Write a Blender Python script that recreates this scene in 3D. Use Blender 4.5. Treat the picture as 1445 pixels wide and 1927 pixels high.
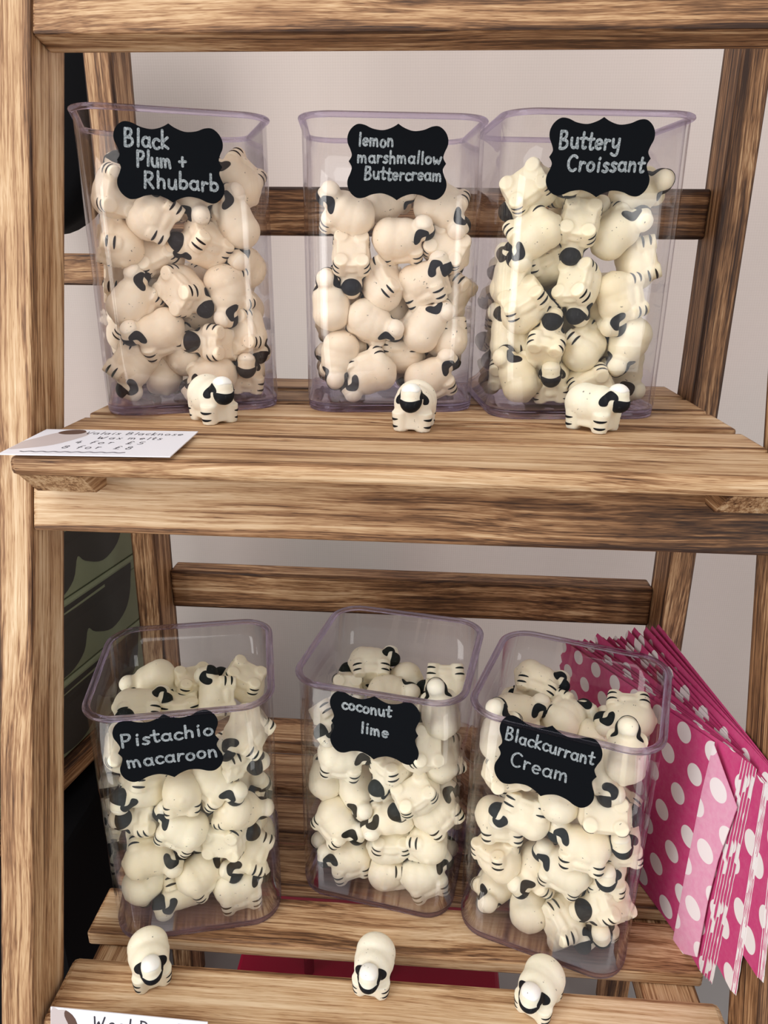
import bpy, bmesh, math, random
from mathutils import Vector, Matrix, Euler
from mathutils.bvhtree import BVHTree
random.seed(7)
PI = math.pi
for o in list(bpy.data.objects): bpy.data.objects.remove(o)
scene = bpy.context.scene
C = scene.collection

# ------------------------------------------------------------------ camera
R = ((0.9976827151868217, 0.06727358345407579, 0.010171764188114475),      # right
     (-0.03249270832523995, 0.3397534528775603, 0.9399530920016522),       # up
     (-0.059778120772921516, 0.9381054611433743, -0.3411520482861493))     # forward
RT, UP, FW = (Vector(r) for r in R)
FPX = 1353.17
cam_data = bpy.data.cameras.new('camera')
cam = bpy.data.objects.new('camera', cam_data); C.objects.link(cam)
cam_data.sensor_fit = 'HORIZONTAL'; cam_data.sensor_width = 36.0
cam_data.lens = FPX * 36.0 / 1445.0
cam_data.clip_start = 0.01; cam_data.clip_end = 50
M = Matrix.Identity(4)
for i in range(3):
    M[i][0] = RT[i]; M[i][1] = UP[i]; M[i][2] = -FW[i]
cam.matrix_world = M
scene.camera = cam

def ray(x, y):            # direction of a photo pixel, used only to measure where things stand
    return RT * ((x - 722.5) / FPX) + UP * (-(y - 963.5) / FPX) + FW
def onz(x, y, z): d = ray(x, y); return d * (z / d.z)
def ony(x, y, Y): d = ray(x, y); return d * (Y / d.y)
def onx(x, y, X): d = ray(x, y); return d * (X / d.x)
def onplane(x, y, p, n): d = ray(x, y); return d * (p.dot(n) / d.dot(n))

# ------------------------------------------------------------------ world, lights, exposure
w = bpy.data.worlds.new('daylight'); scene.world = w; w.use_nodes = True
bg = w.node_tree.nodes['Background']; bg.inputs[0].default_value = (1.0, 0.985, 0.97, 1); bg.inputs[1].default_value = 0.46
def area(name, loc, target, size, sizey, power, col):
    l = bpy.data.lights.new(name, 'AREA'); l.shape = 'RECTANGLE'; l.size = size; l.size_y = sizey; l.energy = power; l.color = col
    o = bpy.data.objects.new(name, l); C.objects.link(o); o.location = loc
    o.rotation_euler = (Vector(target) - Vector(loc)).to_track_quat('-Z', 'Y').to_euler(); return o
area('tall_area_light', (-1.45, -0.95, 0.45), (0, 0.45, 0.0), 0.9, 2.9, 45, (1.0, 0.985, 0.96))  # tall daylight opening at front left, mirrored as streaks in the jars
area('skylight', (-0.3, -0.5, 1.9), (0, 0.45, -0.2), 1.4, 1.2, 15, (1.0, 0.99, 0.97))
area('tall_area_light', (1.7, -1.5, 0.3), (0, 0.45, 0.0), 0.7, 2.6, 22, (1.0, 0.99, 0.97))  # added fill light from the right, no known opening; brightens the wall
scene.view_settings.view_transform = 'Standard'
scene.view_settings.look = 'None'
scene.view_settings.gamma = 1
scene.view_settings.use_curve_mapping = False
scene.view_settings.exposure = -0.10
try:
    scene.cycles.transparent_max_bounces = 48; scene.cycles.max_bounces = 16; scene.cycles.transmission_bounces = 16
    scene.cycles.glossy_bounces = 6
except Exception: pass

# ------------------------------------------------------------------ materials
class NT:
    def __init__(s, name):
        s.m = bpy.data.materials.new(name); s.m.use_nodes = True; s.t = s.m.node_tree; s.n = s.t.nodes
        s.out = s.n['Material Output']; s.b = s.n['Principled BSDF']
    def new(s, typ, **kw):
        k = s.n.new(typ)
        for a, v in kw.items(): setattr(k, a, v)
        return k
    def link(s, a, b): s.t.links.new(a, b)
    def val(s, node, key, v): node.inputs[key].default_value = v
    def math(s, op, a, b=None, clamp=False):
        k = s.new('ShaderNodeMath', operation=op, use_clamp=clamp)
        for i, v in enumerate((a, b)):
            if v is None: continue
            if isinstance(v, (int, float)): k.inputs[i].default_value = v
            else: s.link(v, k.inputs[i])
        return k.outputs[0]
    def mix(s, fac, a, b, mode='MIX'):
        k = s.new('ShaderNodeMix', data_type='RGBA', blend_type=mode)
        for i, v in ((0, fac), (6, a), (7, b)):
            if isinstance(v, (int, float)): k.inputs[i].default_value = v
            elif isinstance(v, tuple): k.inputs[i].default_value = v if len(v) == 4 else v + (1,)
            else: s.link(v, k.inputs[i])
        return k.outputs[2]
    def noise(s, vec, scale, detail=4, rough=0.55, dist=0.0):
        k = s.new('ShaderNodeTexNoise'); k.inputs['Scale'].default_value = scale; k.inputs['Detail'].default_value = detail
        k.inputs['Roughness'].default_value = rough; k.inputs['Distortion'].default_value = dist
        if vec is not None: s.link(vec, k.inputs['Vector'])
        return k.outputs[0]
    def mapv(s, vec, scale=(1, 1, 1), loc=(0, 0, 0)):
        k = s.new('ShaderNodeMapping'); k.inputs['Scale'].default_value = scale; k.inputs['Location'].default_value = loc
        s.link(vec, k.inputs['Vector']); return k.outputs[0]
    def ramp(s, fac, stops):
        k = s.new('ShaderNodeValToRGB'); e = k.color_ramp.elements
        while len(e) < len(stops): e.new(0.5)
        for i, (p, c) in enumerate(stops):
            e[i].position = p; e[i].color = c if len(c) == 4 else c + (1,)
        s.link(fac, k.inputs[0]); return k.outputs[0]
    def bump(s, h, strength, dist=0.001):
        k = s.new('ShaderNodeBump'); k.inputs['Strength'].default_value = strength; k.inputs['Distance'].default_value = dist
        s.link(h, k.inputs['Height']); s.link(k.outputs[0], s.b.inputs['Normal'])
def simple(name, col, rough=0.6, metal=0.0, spec=0.5):
    k = NT(name); k.b.inputs['Base Color'].default_value = col + (1,); k.b.inputs['Roughness'].default_value = rough
    k.b.inputs['Metallic'].default_value = metal; k.b.inputs['Specular IOR Level'].default_value = spec; return k.m

def wood(name):
    k = NT(name)
    tc = k.new('ShaderNodeTexCoord'); oi = k.new('ShaderNodeObjectInfo')
    rnd = k.math('MULTIPLY', oi.outputs['Random'], 37.0)
    cmb = k.new('ShaderNodeCombineXYZ'); [k.link(rnd, cmb.inputs[i]) for i in range(3)]
    add = k.new('ShaderNodeVectorMath', operation='ADD'); k.link(tc.outputs['Object'], add.inputs[0]); k.link(cmb.outputs[0], add.inputs[1])
    P = add.outputs[0]
    warp = k.noise(k.mapv(P, (3.2, 12, 12)), 1.0, 2)                       # slow drift of the grain
    wv = k.new('ShaderNodeVectorMath', operation='SCALE'); wc = k.new('ShaderNodeCombineXYZ')
    k.link(warp, wc.inputs[1]); k.link(warp, wc.inputs[2]); k.link(wc.outputs[0], wv.inputs[0]); wv.inputs[3].default_value = 0.026
    a2 = k.new('ShaderNodeVectorMath', operation='ADD'); k.link(P, a2.inputs[0]); k.link(wv.outputs[0], a2.inputs[1])
    G = a2.outputs[0]
    rings = k.noise(k.mapv(G, (1.6, 190, 190)), 1.0, 3, 0.6)
    streak = k.noise(k.mapv(G, (6, 620, 620)), 1.0, 3, 0.65)
    fine = k.noise(k.mapv(G, (60, 1700, 1700)), 1.0, 2, 0.6)
    blotch = k.noise(k.mapv(P, (9, 22, 22)), 1.0, 3, 0.6)
    f = k.math('ADD', k.math('MULTIPLY', rings, 0.38), k.math('MULTIPLY', streak, 0.40))
    f = k.math('ADD', f, k.math('MULTIPLY', fine, 0.22))
    # scorched arrises: distance from the piece's own edges, in its bounding box
    sp = k.new('ShaderNodeSeparateXYZ'); k.link(tc.outputs['Generated'], sp.inputs[0])
    def edge(o): return k.math('ABSOLUTE', k.math('SUBTRACT', o, 0.5))
    ey, ez, ex = edge(sp.outputs[1]), edge(sp.outputs[2]), edge(sp.outputs[0])
    lo = k.math('MINIMUM', ey, ez)
    burn = k.math('MULTIPLY', k.math('SUBTRACT', lo, 0.36), 7.0, True)
    bx_ = k.math('MULTIPLY', k.math('SUBTRACT', ex, 0.492), 110.0, True)
    burn = k.math('MAXIMUM', burn, k.math('MULTIPLY', bx_, 0.6))
    burn = k.math('MULTIPLY', burn, k.math('ADD', k.math('MULTIPLY', blotch, 1.8), -0.45, True), True)
    sc = k.new('ShaderNodeSeparateColor'); k.link(oi.outputs['Color'], sc.inputs[0])
    shift = k.math('MULTIPLY', k.math('SUBTRACT', blotch, 0.5), 0.30)
    f = k.math('SUBTRACT', k.math('ADD', f, shift), sc.outputs[2])
    f = k.math('SUBTRACT', f, k.math('MULTIPLY', k.math('SUBTRACT', sp.outputs[0], 0.5), k.math('SUBTRACT', 1.0, sc.outputs[0])))   # boards scorched more at one end
    pore = k.noise(k.mapv(P, (110, 2300, 2300)), 1.0, 2, 0.5)
    f = k.math('SUBTRACT', f, k.math('MULTIPLY', k.math('MULTIPLY', k.math('SUBTRACT', pore, 0.58, True), 6.0, True), 0.085))
    f = k.math('SUBTRACT', f, k.math('MULTIPLY', burn, 0.30))
    col = k.ramp(f, [(0.29, (0.035, 0.014, 0.007)), (0.37, (0.13, 0.058, 0.024)), (0.435, (0.31, 0.155, 0.070)), (0.505, (0.54, 0.335, 0.178)), (0.64, (0.77, 0.57, 0.37))])
    k.link(col, k.b.inputs['Base Color']); k.b.inputs['Roughness'].default_value = 0.55
    k.b.inputs['Specular IOR Level'].default_value = 0.35
    k.bump(f, 0.35, 0.0006)
    return k.m
WOOD = wood('scorched_wood')

def wax():
    k = NT('wax'); oi = k.new('ShaderNodeObjectInfo'); tc = k.new('ShaderNodeTexCoord')
    rnd = k.math('MULTIPLY', oi.outputs['Random'], 11.0)
    cmb = k.new('ShaderNodeCombineXYZ'); [k.link(rnd, cmb.inputs[i]) for i in range(3)]
    add = k.new('ShaderNodeVectorMath', operation='ADD'); k.link(tc.outputs['Object'], add.inputs[0]); k.link(cmb.outputs[0], add.inputs[1])
    P = add.outputs[0]
    tint = k.noise(P, 90, 2)
    c = k.mix(k.math('MULTIPLY', k.math('SUBTRACT', tint, 0.40, True), 2.2, True), oi.outputs['Color'], (0.93, 0.84, 0.70), 'MIX')
    c = k.mix(0.40, oi.outputs['Color'], c)
    fl = k.noise(P, 620, 2, 0.5)
    reg = k.noise(P, 130, 2, 0.5)
    spk = k.math('MULTIPLY', k.math('GREATER_THAN', fl, 0.70), k.math('GREATER_THAN', reg, 0.56))
    c = k.mix(k.math('MULTIPLY', spk, 0.75), c, (0.05, 0.05, 0.05))
    k.link(c, k.b.inputs['Base Color'])
    k.b.inputs['Roughness'].default_value = 0.50
    k.b.inputs['Subsurface Weight'].default_value = 0.35
    k.b.inputs['Subsurface Radius'].default_value = (1.0, 0.75, 0.5)
    k.b.inputs['Subsurface Scale'].default_value = 0.0035
    h = k.noise(P, 260, 3)
    k.bump(h, 0.35, 0.0006)
    return k.m
WAX = wax()
def paint():
    k = NT('black_paint'); tc = k.new('ShaderNodeTexCoord')
    n = k.noise(k.mapv(tc.outputs['Object'], (300, 900, 500)), 1.0, 4, 0.7)
    oi = k.new('ShaderNodeObjectInfo')
    c = k.mix(k.math('MULTIPLY', k.math('SUBTRACT', n, 0.60, True), 3.0, True), oi.outputs['Color'], (0.09, 0.095, 0.09))
    k.link(c, k.b.inputs['Base Color']); k.b.inputs['Roughness'].default_value = 0.6; k.b.inputs['Specular IOR Level'].default_value = 0.15; k.bump(n, 0.5, 0.0003); return k.m
PAINT = paint()

def acrylic_wall():
    k = NT('clear_acrylic_wall')
    k.n.remove(k.b)
    lw = k.new('ShaderNodeLayerWeight'); lw.inputs['Blend'].default_value = 0.5
    fz = k.math('POWER', lw.outputs['Facing'], 4.5)
    tcol = k.mix(fz, (0.996, 0.995, 0.997), (0.68, 0.65, 0.72))
    tr = k.new('ShaderNodeBsdfTransparent'); k.link(tcol, tr.inputs[0])
    gl = k.new('ShaderNodeBsdfGlossy'); gl.inputs['Roughness'].default_value = 0.06; gl.inputs[0].default_value = (1, 1, 1, 1)
    frs = k.math('ADD', k.math('MULTIPLY', k.math('POWER', lw.outputs['Facing'], 4.5), 0.60), 0.032)   # Schlick
    tc = k.new('ShaderNodeTexCoord')
    b = k.new('ShaderNodeBump'); b.inputs['Strength'].default_value = 0.10; b.inputs['Distance'].default_value = 0.001
    k.link(k.noise(k.mapv(tc.outputs['Object'], (60, 60, 10)), 1.0, 2), b.inputs['Height']); k.link(b.outputs[0], gl.inputs['Normal'])
    mx = k.new('ShaderNodeMixShader'); k.link(frs, mx.inputs[0]); k.link(tr.outputs[0], mx.inputs[1]); k.link(gl.outputs[0], mx.inputs[2])
    k.link(mx.outputs[0], k.out.inputs[0]); return k.m
ACR = acrylic_wall()
def acrylic_solid():
    k = NT('clear_acrylic_edge')
    k.n.remove(k.b)
    g = k.new('ShaderNodeBsdfGlass'); g.inputs['Color'].default_value = (0.84, 0.80, 0.92, 1); g.inputs['IOR'].default_value = 1.45; g.inputs['Roughness'].default_value = 0.03
    tr = k.new('ShaderNodeBsdfTransparent'); tr.inputs[0].default_value = (0.88, 0.86, 0.92, 1)
    mx = k.new('ShaderNodeMixShader'); mx.inputs[0].default_value = 0.62
    k.link(tr.outputs[0], mx.inputs[1]); k.link(g.outputs[0], mx.inputs[2]); k.link(mx.outputs[0], k.out.inputs[0]); return k.m
ACE = acrylic_solid()

BLACKBOARD = simple('chalkboard_vinyl', (0.003, 0.004, 0.006), 0.75, spec=0.08)
def chalk():
    k = NT('chalk_pen'); tc = k.new('ShaderNodeTexCoord')
    n = k.noise(tc.outputs['Object'], 1500, 3, 0.7)
    k.link(k.ramp(n, [(0.36, (0.10, 0.12, 0.13)), (0.50, (0.25, 0.28, 0.30)), (0.66, (0.46, 0.49, 0.51))]), k.b.inputs['Base Color'])
    k.b.inputs['Roughness'].default_value = 0.8; return k.m
CHALK = chalk()
def fabric_wall():
    k = NT('pale_weave_wall'); tc = k.new('ShaderNodeTexCoord'); P = tc.outputs['Object']
    sp = k.new('ShaderNodeSeparateXYZ'); k.link(P, sp.inputs[0])
    a = k.math('SINE', k.math('MULTIPLY', k.math('ADD', sp.outputs[0], sp.outputs[2]), 1250.0))
    b = k.math('SINE', k.math('MULTIPLY', k.math('SUBTRACT', sp.outputs[0], sp.outputs[2]), 1250.0))
    wv = k.math('MULTIPLY', a, b)
    big = k.noise(k.mapv(P, (3.0, 1, 1.3)), 1.0, 2)
    c = k.ramp(big, [(0.34, (0.54, 0.465, 0.425)), (0.52, (0.62, 0.525, 0.49)), (0.66, (0.62, 0.56, 0.525))])
    c = k.mix(k.math('MULTIPLY', k.math('ADD', wv, 1.0), 0.045), c, (0.9, 0.8, 0.75))
    k.link(c, k.b.inputs['Base Color']); k.b.inputs['Roughness'].default_value = 0.85
    k.bump(wv, 0.10, 0.0004); return k.m
WALLM = fabric_wall()
def dots(name, ground, spot, see=0.0):
    k = NT(name); uv = k.new('ShaderNodeUVMap'); sp = k.new('ShaderNodeSeparateXYZ'); k.link(uv.outputs[0], sp.inputs[0])
    S, H, RAD = 0.0262, 0.0212, 0.0068
    row = k.math('DIVIDE', sp.outputs[1], H)
    fl = k.math('FLOOR', row)
    odd = k.math('MODULO', k.math('ABSOLUTE', fl), 2.0)
    dv = k.math('MULTIPLY', k.math('SUBTRACT', k.math('FRACT', row), 0.5), H)
    u = k.math('ADD', k.math('DIVIDE', sp.outputs[0], S), k.math('MULTIPLY', odd, 0.5))
    du = k.math('MULTIPLY', k.math('SUBTRACT', k.math('FRACT', u), 0.5), S)
    d = k.math('SQRT', k.math('ADD', k.math('MULTIPLY', du, du), k.math('MULTIPLY', dv, dv)))
    m = k.math('MULTIPLY', k.math('SUBTRACT', RAD, d), 4000.0, True)
    tc = k.new('ShaderNodeTexCoord')
    fib = k.noise(tc.outputs['Object'], 260, 4, 0.7)
    g = k.mix(k.math('MULTIPLY', fib, 0.16 + see), ground, spot)
    k.link(k.mix(m, g, spot), k.b.inputs['Base Color']); k.b.inputs['Roughness'].default_value = 0.62
    k.b.inputs['Specular IOR Level'].default_value = 0.3
    k.bump(fib, 0.15, 0.0004); return k.m
PINK = dots('pink_polka_dot_paper', (0.56, 0.003, 0.155), (0.86, 0.80, 0.80))
PALEPINK = dots('pale_pink_polka_dot_tissue', (0.74, 0.22, 0.42), (0.88, 0.80, 0.82), 0.3)
WHITEPAPER = simple('white_paper_edge', (0.85, 0.82, 0.82), 0.7)
BLACKCLOTH = simple('black_cloth', (0.004, 0.004, 0.005), 0.9, spec=0.1)
CARD = simple('white_card', (0.86, 0.85, 0.92), 0.45)
INK = simple('black_ink', (0.03, 0.025, 0.04), 0.7)
INKG = simple('grey_ink', (0.12, 0.10, 0.12), 0.7)
PHOTOBROWN = simple('printed_brown', (0.11, 0.055, 0.04), 0.5)
PHOTOWOOL = simple('printed_wool', (0.58, 0.50, 0.50), 0.5)
CRIMSON = simple('crimson_plastic', (0.33, 0.005, 0.035), 0.4)
STEEL = simple('polished_steel', (0.75, 0.74, 0.72), 0.18, 1.0)
def green_box():
    k = NT('sage_green_card'); tc = k.new('ShaderNodeTexCoord')
    n = k.noise(tc.outputs['Object'], 40, 2)
    k.link(k.mix(n, (0.19, 0.22, 0.135), (0.24, 0.27, 0.17)), k.b.inputs['Base Color']); k.b.inputs['Roughness'].default_value = 0.6; return k.m
GREEN = green_box()
DARKPRINT = simple('charcoal_print', (0.040, 0.038, 0.034), 0.6)
TABLE = simple('pale_grey_tabletop', (0.30, 0.29, 0.29), 0.7)

# ------------------------------------------------------------------ builders
def tag(o, label=None, cat=None, group=None, kind=None):
    if label: o['label'] = label
    if cat: o['category'] = cat
    if group: o['group'] = group
    if kind: o['kind'] = kind
    return o
def empty(name, loc, label, cat, group=None):
    o = bpy.data.objects.new(name, None); C.objects.link(o); o.location = loc; o.empty_display_size = 0.02
    bpy.context.view_layer.update
    return tag(o, label, cat, group)
def setparent(o, p):
    o.parent = p
    o.matrix_parent_inverse = Matrix.Translation(-p.location) if p.type == 'EMPTY' else p.matrix_basis.inverted()
def mobj(name, me, mat, parent=None, matrix=None, local=False):
    o = bpy.data.objects.new(name, me); C.objects.link(o)
    if mat and not me.materials: me.materials.append(mat)
    if matrix is not None: o.matrix_basis = matrix
    if parent is not None:
        if local: o.parent = parent
        else: setparent(o, parent)
    return o
def from_bm(name, bm, smooth=False):
    me = bpy.data.meshes.new(name); bmesh.ops.recalc_face_normals(bm, faces=bm.faces); bm.to_mesh(me); bm.free()
    if smooth:
        for p in me.polygons: p.use_smooth = True
    return me
def box_mesh(sx, sy, sz, bev=0.0015, seg=2, name='board', chamfer=None):
    bm = bmesh.new(); bmesh.ops.create_cube(bm, size=1.0)
    bmesh.ops.scale(bm, vec=(sx, sy, sz), verts=bm.verts)
    if bev: bmesh.ops.bevel(bm, geom=list(bm.edges), offset=bev, segments=seg, profile=0.5, affect='EDGES')
    return from_bm(name, bm, False)
def box(name, lo, hi, mat, parent=None, axis='X', bev=0.0015, rot=None, color=None):
    """box spanning lo..hi, its mesh's own X along its long axis"""
    lo, hi = Vector(lo), Vector(hi); c = (lo + hi) / 2; s = hi - lo
    if axis == 'X': me = box_mesh(s.x, s.y, s.z, bev); m = Matrix.Identity(4)
    elif axis == 'Y': me = box_mesh(s.y, s.x, s.z, bev); m = Matrix.Rotation(PI/2, 4, 'Z')
    else: me = box_mesh(s.z, s.y, s.x, bev); m = Matrix.Rotation(PI/2, 4, 'Y')
    o = mobj(name, me, mat, None, Matrix.Translation(c) @ m)
    if rot is not None: o.matrix_basis = rot @ o.matrix_basis
    if parent is not None: setparent(o, parent)
    if color: o.color = color
    return o
def tone(d, slope=0.0): return (1 - slope, 1, d, 1)        # blue channel of the object colour = how dark the piece of wood is

Z1, Z2 = -0.0910, -0.3942
XL, XR = -0.202, 0.174
ZT = -0.66

# ------------------------------------------------------------------ setting
wall = box('wall_back', (-2.2, 0.80, -1.4), (2.2, 0.84, 1.6), WALLM, bev=0); tag(wall, 'pale pinkish grey woven wall behind the shelf unit', None, kind='structure')
flo = box('floor', (-2.2, -0.2, -1.42), (2.2, 0.80, -1.40), TABLE, bev=0); tag(flo, 'grey floor under the table', None, kind='structure')

# ------------------------------------------------------------------ the slatted ladder shelf
unit = empty('ladder_shelf', (0, 0.42, ZT), 'scorched pale wooden folding ladder shelf holding six jars on two slatted tiers', 'shelf')
Y0, SL = 0.3709, 0.2935
LV = Vector((0, SL, 1)).normalized(); NV = Vector((0, 1, -SL)).normalized()
FRM = Matrix(((1, 0, 0, 0), (0, NV.y, LV.y, Y0), (0, NV.z, LV.z, 0), (0, 0, 0, 1)))   # local: x, depth into the frame, up along the frame
DP, TH = 0.034, 0.0180
zf = lambda z: z / LV.z
s_bot = (ZT + 0.0102) / LV.z
box('front_post', (XL-TH, 0, s_bot), (XL, DP, 0.17), WOOD, unit, 'Z', rot=FRM, color=tone(-0.01))
box('front_post', (XR, 0, s_bot), (XR+TH, DP, 0.17), WOOD, unit, 'Z', rot=FRM, color=tone(0.06))
for s0, s1, t, sl_ in ((0.103, 0.136, 0.055, 0.12), (-0.1422, -0.1050, 0.03, 0.18), (-0.462, -0.4305, 0.02, 0.0)):
    box('front_beam', (XL+0.0003, 0.0004, s0), (XR-0.0003, 0.0180, s1), WOOD, unit, 'X', rot=FRM, color=tone(t, sl_))
# back legs
def leg(x0, x1, t):
    sl = 0.04; lv = Vector((0, sl, 1)).normalized(); nv = Vector((0, 1, -sl)).normalized()
    m = Matrix(((1, 0, 0, 0), (0, nv.y, lv.y, 0.4914), (0, nv.z, lv.z, 0), (0, 0, 0, 1)))
    box('back_leg', (x0, 0, ZT + 0.0015), (x1, DP, 0.30), WOOD, unit, 'Z', rot=m, color=tone(t))
leg(XL-TH, XL, 0.07); leg(XR, XR+TH, 0.085)
box('back_rail', (XL+0.0003, 0.512, 0.0092), (XR-0.0003, 0.530, 0.0392), WOOD, unit, 'X', color=tone(0.10))
box('back_rail', (XL+0.0003, 0.507, -0.2715), (XR-0.0003, 0.525, -0.2395), WOOD, unit, 'X', color=tone(0.07))
# slats of the two tiers, with the runners under them
def slat(x0, x1, y0, y1, z, th, t, bev=0.0018):
    return box('slat', (x0, y0, z-th), (x1, y1, z), WOOD, unit, 'X', bev=bev, color=tone(t))
for i, (x0, x1, y0, y1) in enumerate(((-0.1945, 0.171, 0.3085, 0.3555), (-0.1980, 0.1695, 0.3600, 0.3935), (-0.2000, 0.1705, 0.4035, 0.4430), (-0.2000, 0.1710, 0.4520, 0.4890), (-0.2000, 0.1715, 0.4985, 0.5390))):
    slat(x0, x1, y0, y1, Z1, 0.0095 , -0.025 if i < 3 else 0.02, 0.003 if i == 0 else 0.0018)
for i, (x0, x1, y0, y1) in enumerate(((-0.2005, 0.1728, 0.2590, 0.2985), (-0.2000, 0.1700, 0.3135, 0.3475), (-0.2000, 0.1715, 0.3570, 0.3935), (-0.2000, 0.1715, 0.4020, 0.4400), (-0.2000, 0.1715, 0.4480, 0.4890), (-0.2000, 0.1715, 0.5000, 0.5370))):
    slat(x0, x1, y0, y1, Z2, 0.0105, -0.02 if i < 2 else 0.035, 0.004 if i == 0 else 0.0018)
def runner(x0, x1, y0, y1, zt, h, t):
    bm = bmesh.new(); cut = h * 1.1
    L = y1 - y0; W_ = x1 - x0
    prof = [(-L/2, h/2), (-L/2 + cut, -h/2), (L/2, -h/2), (L/2, h/2)]
    a = [bm.verts.new((p[0], -W_/2, p[1])) for p in prof]; b = [bm.verts.new((p[0], W_/2, p[1])) for p in prof]
    bm.faces.new(a); bm.faces.new(b)
    for i in range(4): bm.faces.new((a[i], a[(i+1) % 4], b[(i+1) % 4], b[i]))
    me = from_bm('runner', bm)
    o = mobj('shelf_runner', me, WOOD, None, Matrix.Translation(((x0+x1)/2, (y0+y1)/2, zt - h/2)) @ Matrix.Rotation(PI/2, 4, 'Z'))
    setparent(o, unit); o.color = tone(t)
runner(-0.193, -0.163, 0.3125, 0.535, Z1-0.0096, 0.0128, 0.01); runner(0.134, 0.166, 0.3125, 0.535, Z1-0.0096, 0.0128, 0.06)
runner(-0.193, -0.163, 0.263, 0.535, Z2-0.0106, 0.0128, 0.0); runner(0.134, 0.166, 0.263, 0.535, Z2-0.0106, 0.0128, -0.01)

# ------------------------------------------------------------------ wax sheep
def build_sheep(seed, shallow=False):
    rnd = random.Random(seed); bm = bmesh.new()
    def ell(c, r, rot=None, sub=3):
        m = Matrix.Translation(c) @ (rot or Matrix.Identity(4)) @ Matrix.Diagonal((r[0], r[1], r[2], 1))
        bmesh.ops.create_icosphere(bm, subdivisions=sub, radius=1.0, matrix=m)
    j = lambda a: a * (1 + rnd.uniform(-0.05, 0.05))
    ell((-0.0072, 0, 0.0126), (j(0.0088), j(0.0102), j(0.0102)))
    ell((0.0010, 0, 0.0122), (j(0.0096), j(0.0098), j(0.0097)))
    ell((-0.0034, 0, 0.0119), (j(0.0118), j(0.0103), j(0.0100)))
    ell((0.0098, 0, 0.0166), (0.0061, 0.0060, 0.0060))
    ell((0.0106, 0, 0.0188), (0.0054, 0.0053, 0.0052))
    ell((0.0118, 0, 0.0150), (0.0050, 0.0050, 0.0048))
    ell((0.0060, 0, 0.0150), (0.0060, 0.0062, 0.0060))
    ell((-0.0150, 0, 0.0125), (0.0017, 0.0022, 0.0026), sub=2)
    for sx in (-1, 1):
        for sy in (-1, 1):
            bmesh.ops.create_cone(bm, cap_ends=True, segments=16, radius1=0.0037, radius2=0.0047, depth=0.0095,
                                  matrix=Matrix.Translation((sx*0.0072-0.0015, sy*0.0054, 0.00475)))
        m = Matrix.Translation((sx*0.0072-0.0015, 0, 0.0046)) @ Matrix.Diagonal((0.0062, 0.0116, 0.0070, 1))
        bmesh.ops.create_cube(bm, size=1.0, matrix=m)
    m = Matrix.Translation((-0.0015, 0, 0.0050)) @ Matrix.Diagonal((0.0150, 0.0158, 0.0060, 1)); bmesh.ops.create_cube(bm, size=1.0, matrix=m)
    if shallow:
        m = Matrix.Translation((-0.0015, 0, 0.0042)) @ Matrix.Diagonal((0.0205, 0.0150, 0.0062, 1)); bmesh.ops.create_cube(bm, size=1.0, matrix=m)
        ell((-0.0015, 0, 0.0052), (0.0118, 0.0096, 0.0044))
    me = bpy.data.meshes.new('sheep_blank'); bm.to_mesh(me); bm.free()
    o = bpy.data.objects.new('tmp', me); C.objects.link(o)
    r = o.modifiers.new('r', 'REMESH'); r.mode = 'VOXEL'; r.voxel_size = 0.00062; r.use_smooth_shade = True
    s = o.modifiers.new('s', 'SMOOTH'); s.factor = 0.6; s.iterations = 7
    dg = bpy.context.evaluated_depsgraph_get(); dg.update()
    res = bpy.data.meshes.new_from_object(o.evaluated_get(dg)); res.name = 'wax_sheep_%d' % seed
    bpy.data.objects.remove(o)
    for v in res.vertices: v.co.z -= 0.0
    zmin = min(v.co.z for v in res.vertices)
    for v in res.vertices: v.co.z -= zmin + 0.0  # stands on z = 0
    for p in res.polygons: p.use_smooth = True
    res.materials.clear(); res.materials.append(WAX)
    return res
OFF = 0.00020
def patch(name, bvh, rings):
    """rings: list of rings of (origin, direction); the first ring is a single centre ray"""
    bm = bmesh.new(); lay = []
    nr = len(rings)
    for k, ring in enumerate(rings):
        row = []
        for o, d in ring:
            h = bvh.ray_cast(o, d)
            if h[0] is None: h = bvh.find_nearest(o + d * 0.029)
            p = h[0]; nn = h[1] if h[1].dot(p - Vector((0.004, 0, 0.012))) > 0 else -h[1]
            e = OFF if k < nr - 1 else -0.00006
            row.append(bm.verts.new(p + (nn * 0.9 - d * 0.1) * e))
        lay.append(row)
    for v_i in range(len(lay[1])):
        n = len(lay[1]); bm.faces.new((lay[0][0], lay[1][v_i], lay[1][(v_i+1) % n]))
    for a, b in zip(lay[1:], lay[2:]):
        n = len(a)
        for i in range(n): bm.faces.new((a[i], b[i], b[(i+1) % n], a[(i+1) % n]))
    me = bpy.data.meshes.new(name); bm.normal_update(); bm.to_mesh(me); bm.free()
    for p in me.polygons: p.use_smooth = True
    me.materials.append(PAINT); return me
def flat_rings(outline, centre, origin, d, ux, uy, levels=(0.0, 0.16, 0.32, 0.48, 0.62, 0.75, 0.87, 0.96, 1.0)):
    out = []
    for t in levels:
        ring = []
        for (a, b) in (outline if t > 0 else outline[:1]):
            x = centre[0] + (a - centre[0]) * t; y = centre[1] + (b - centre[1]) * t
            ring.append((origin + ux * x + uy * y, d))
        out.append(ring)
    return out
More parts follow.
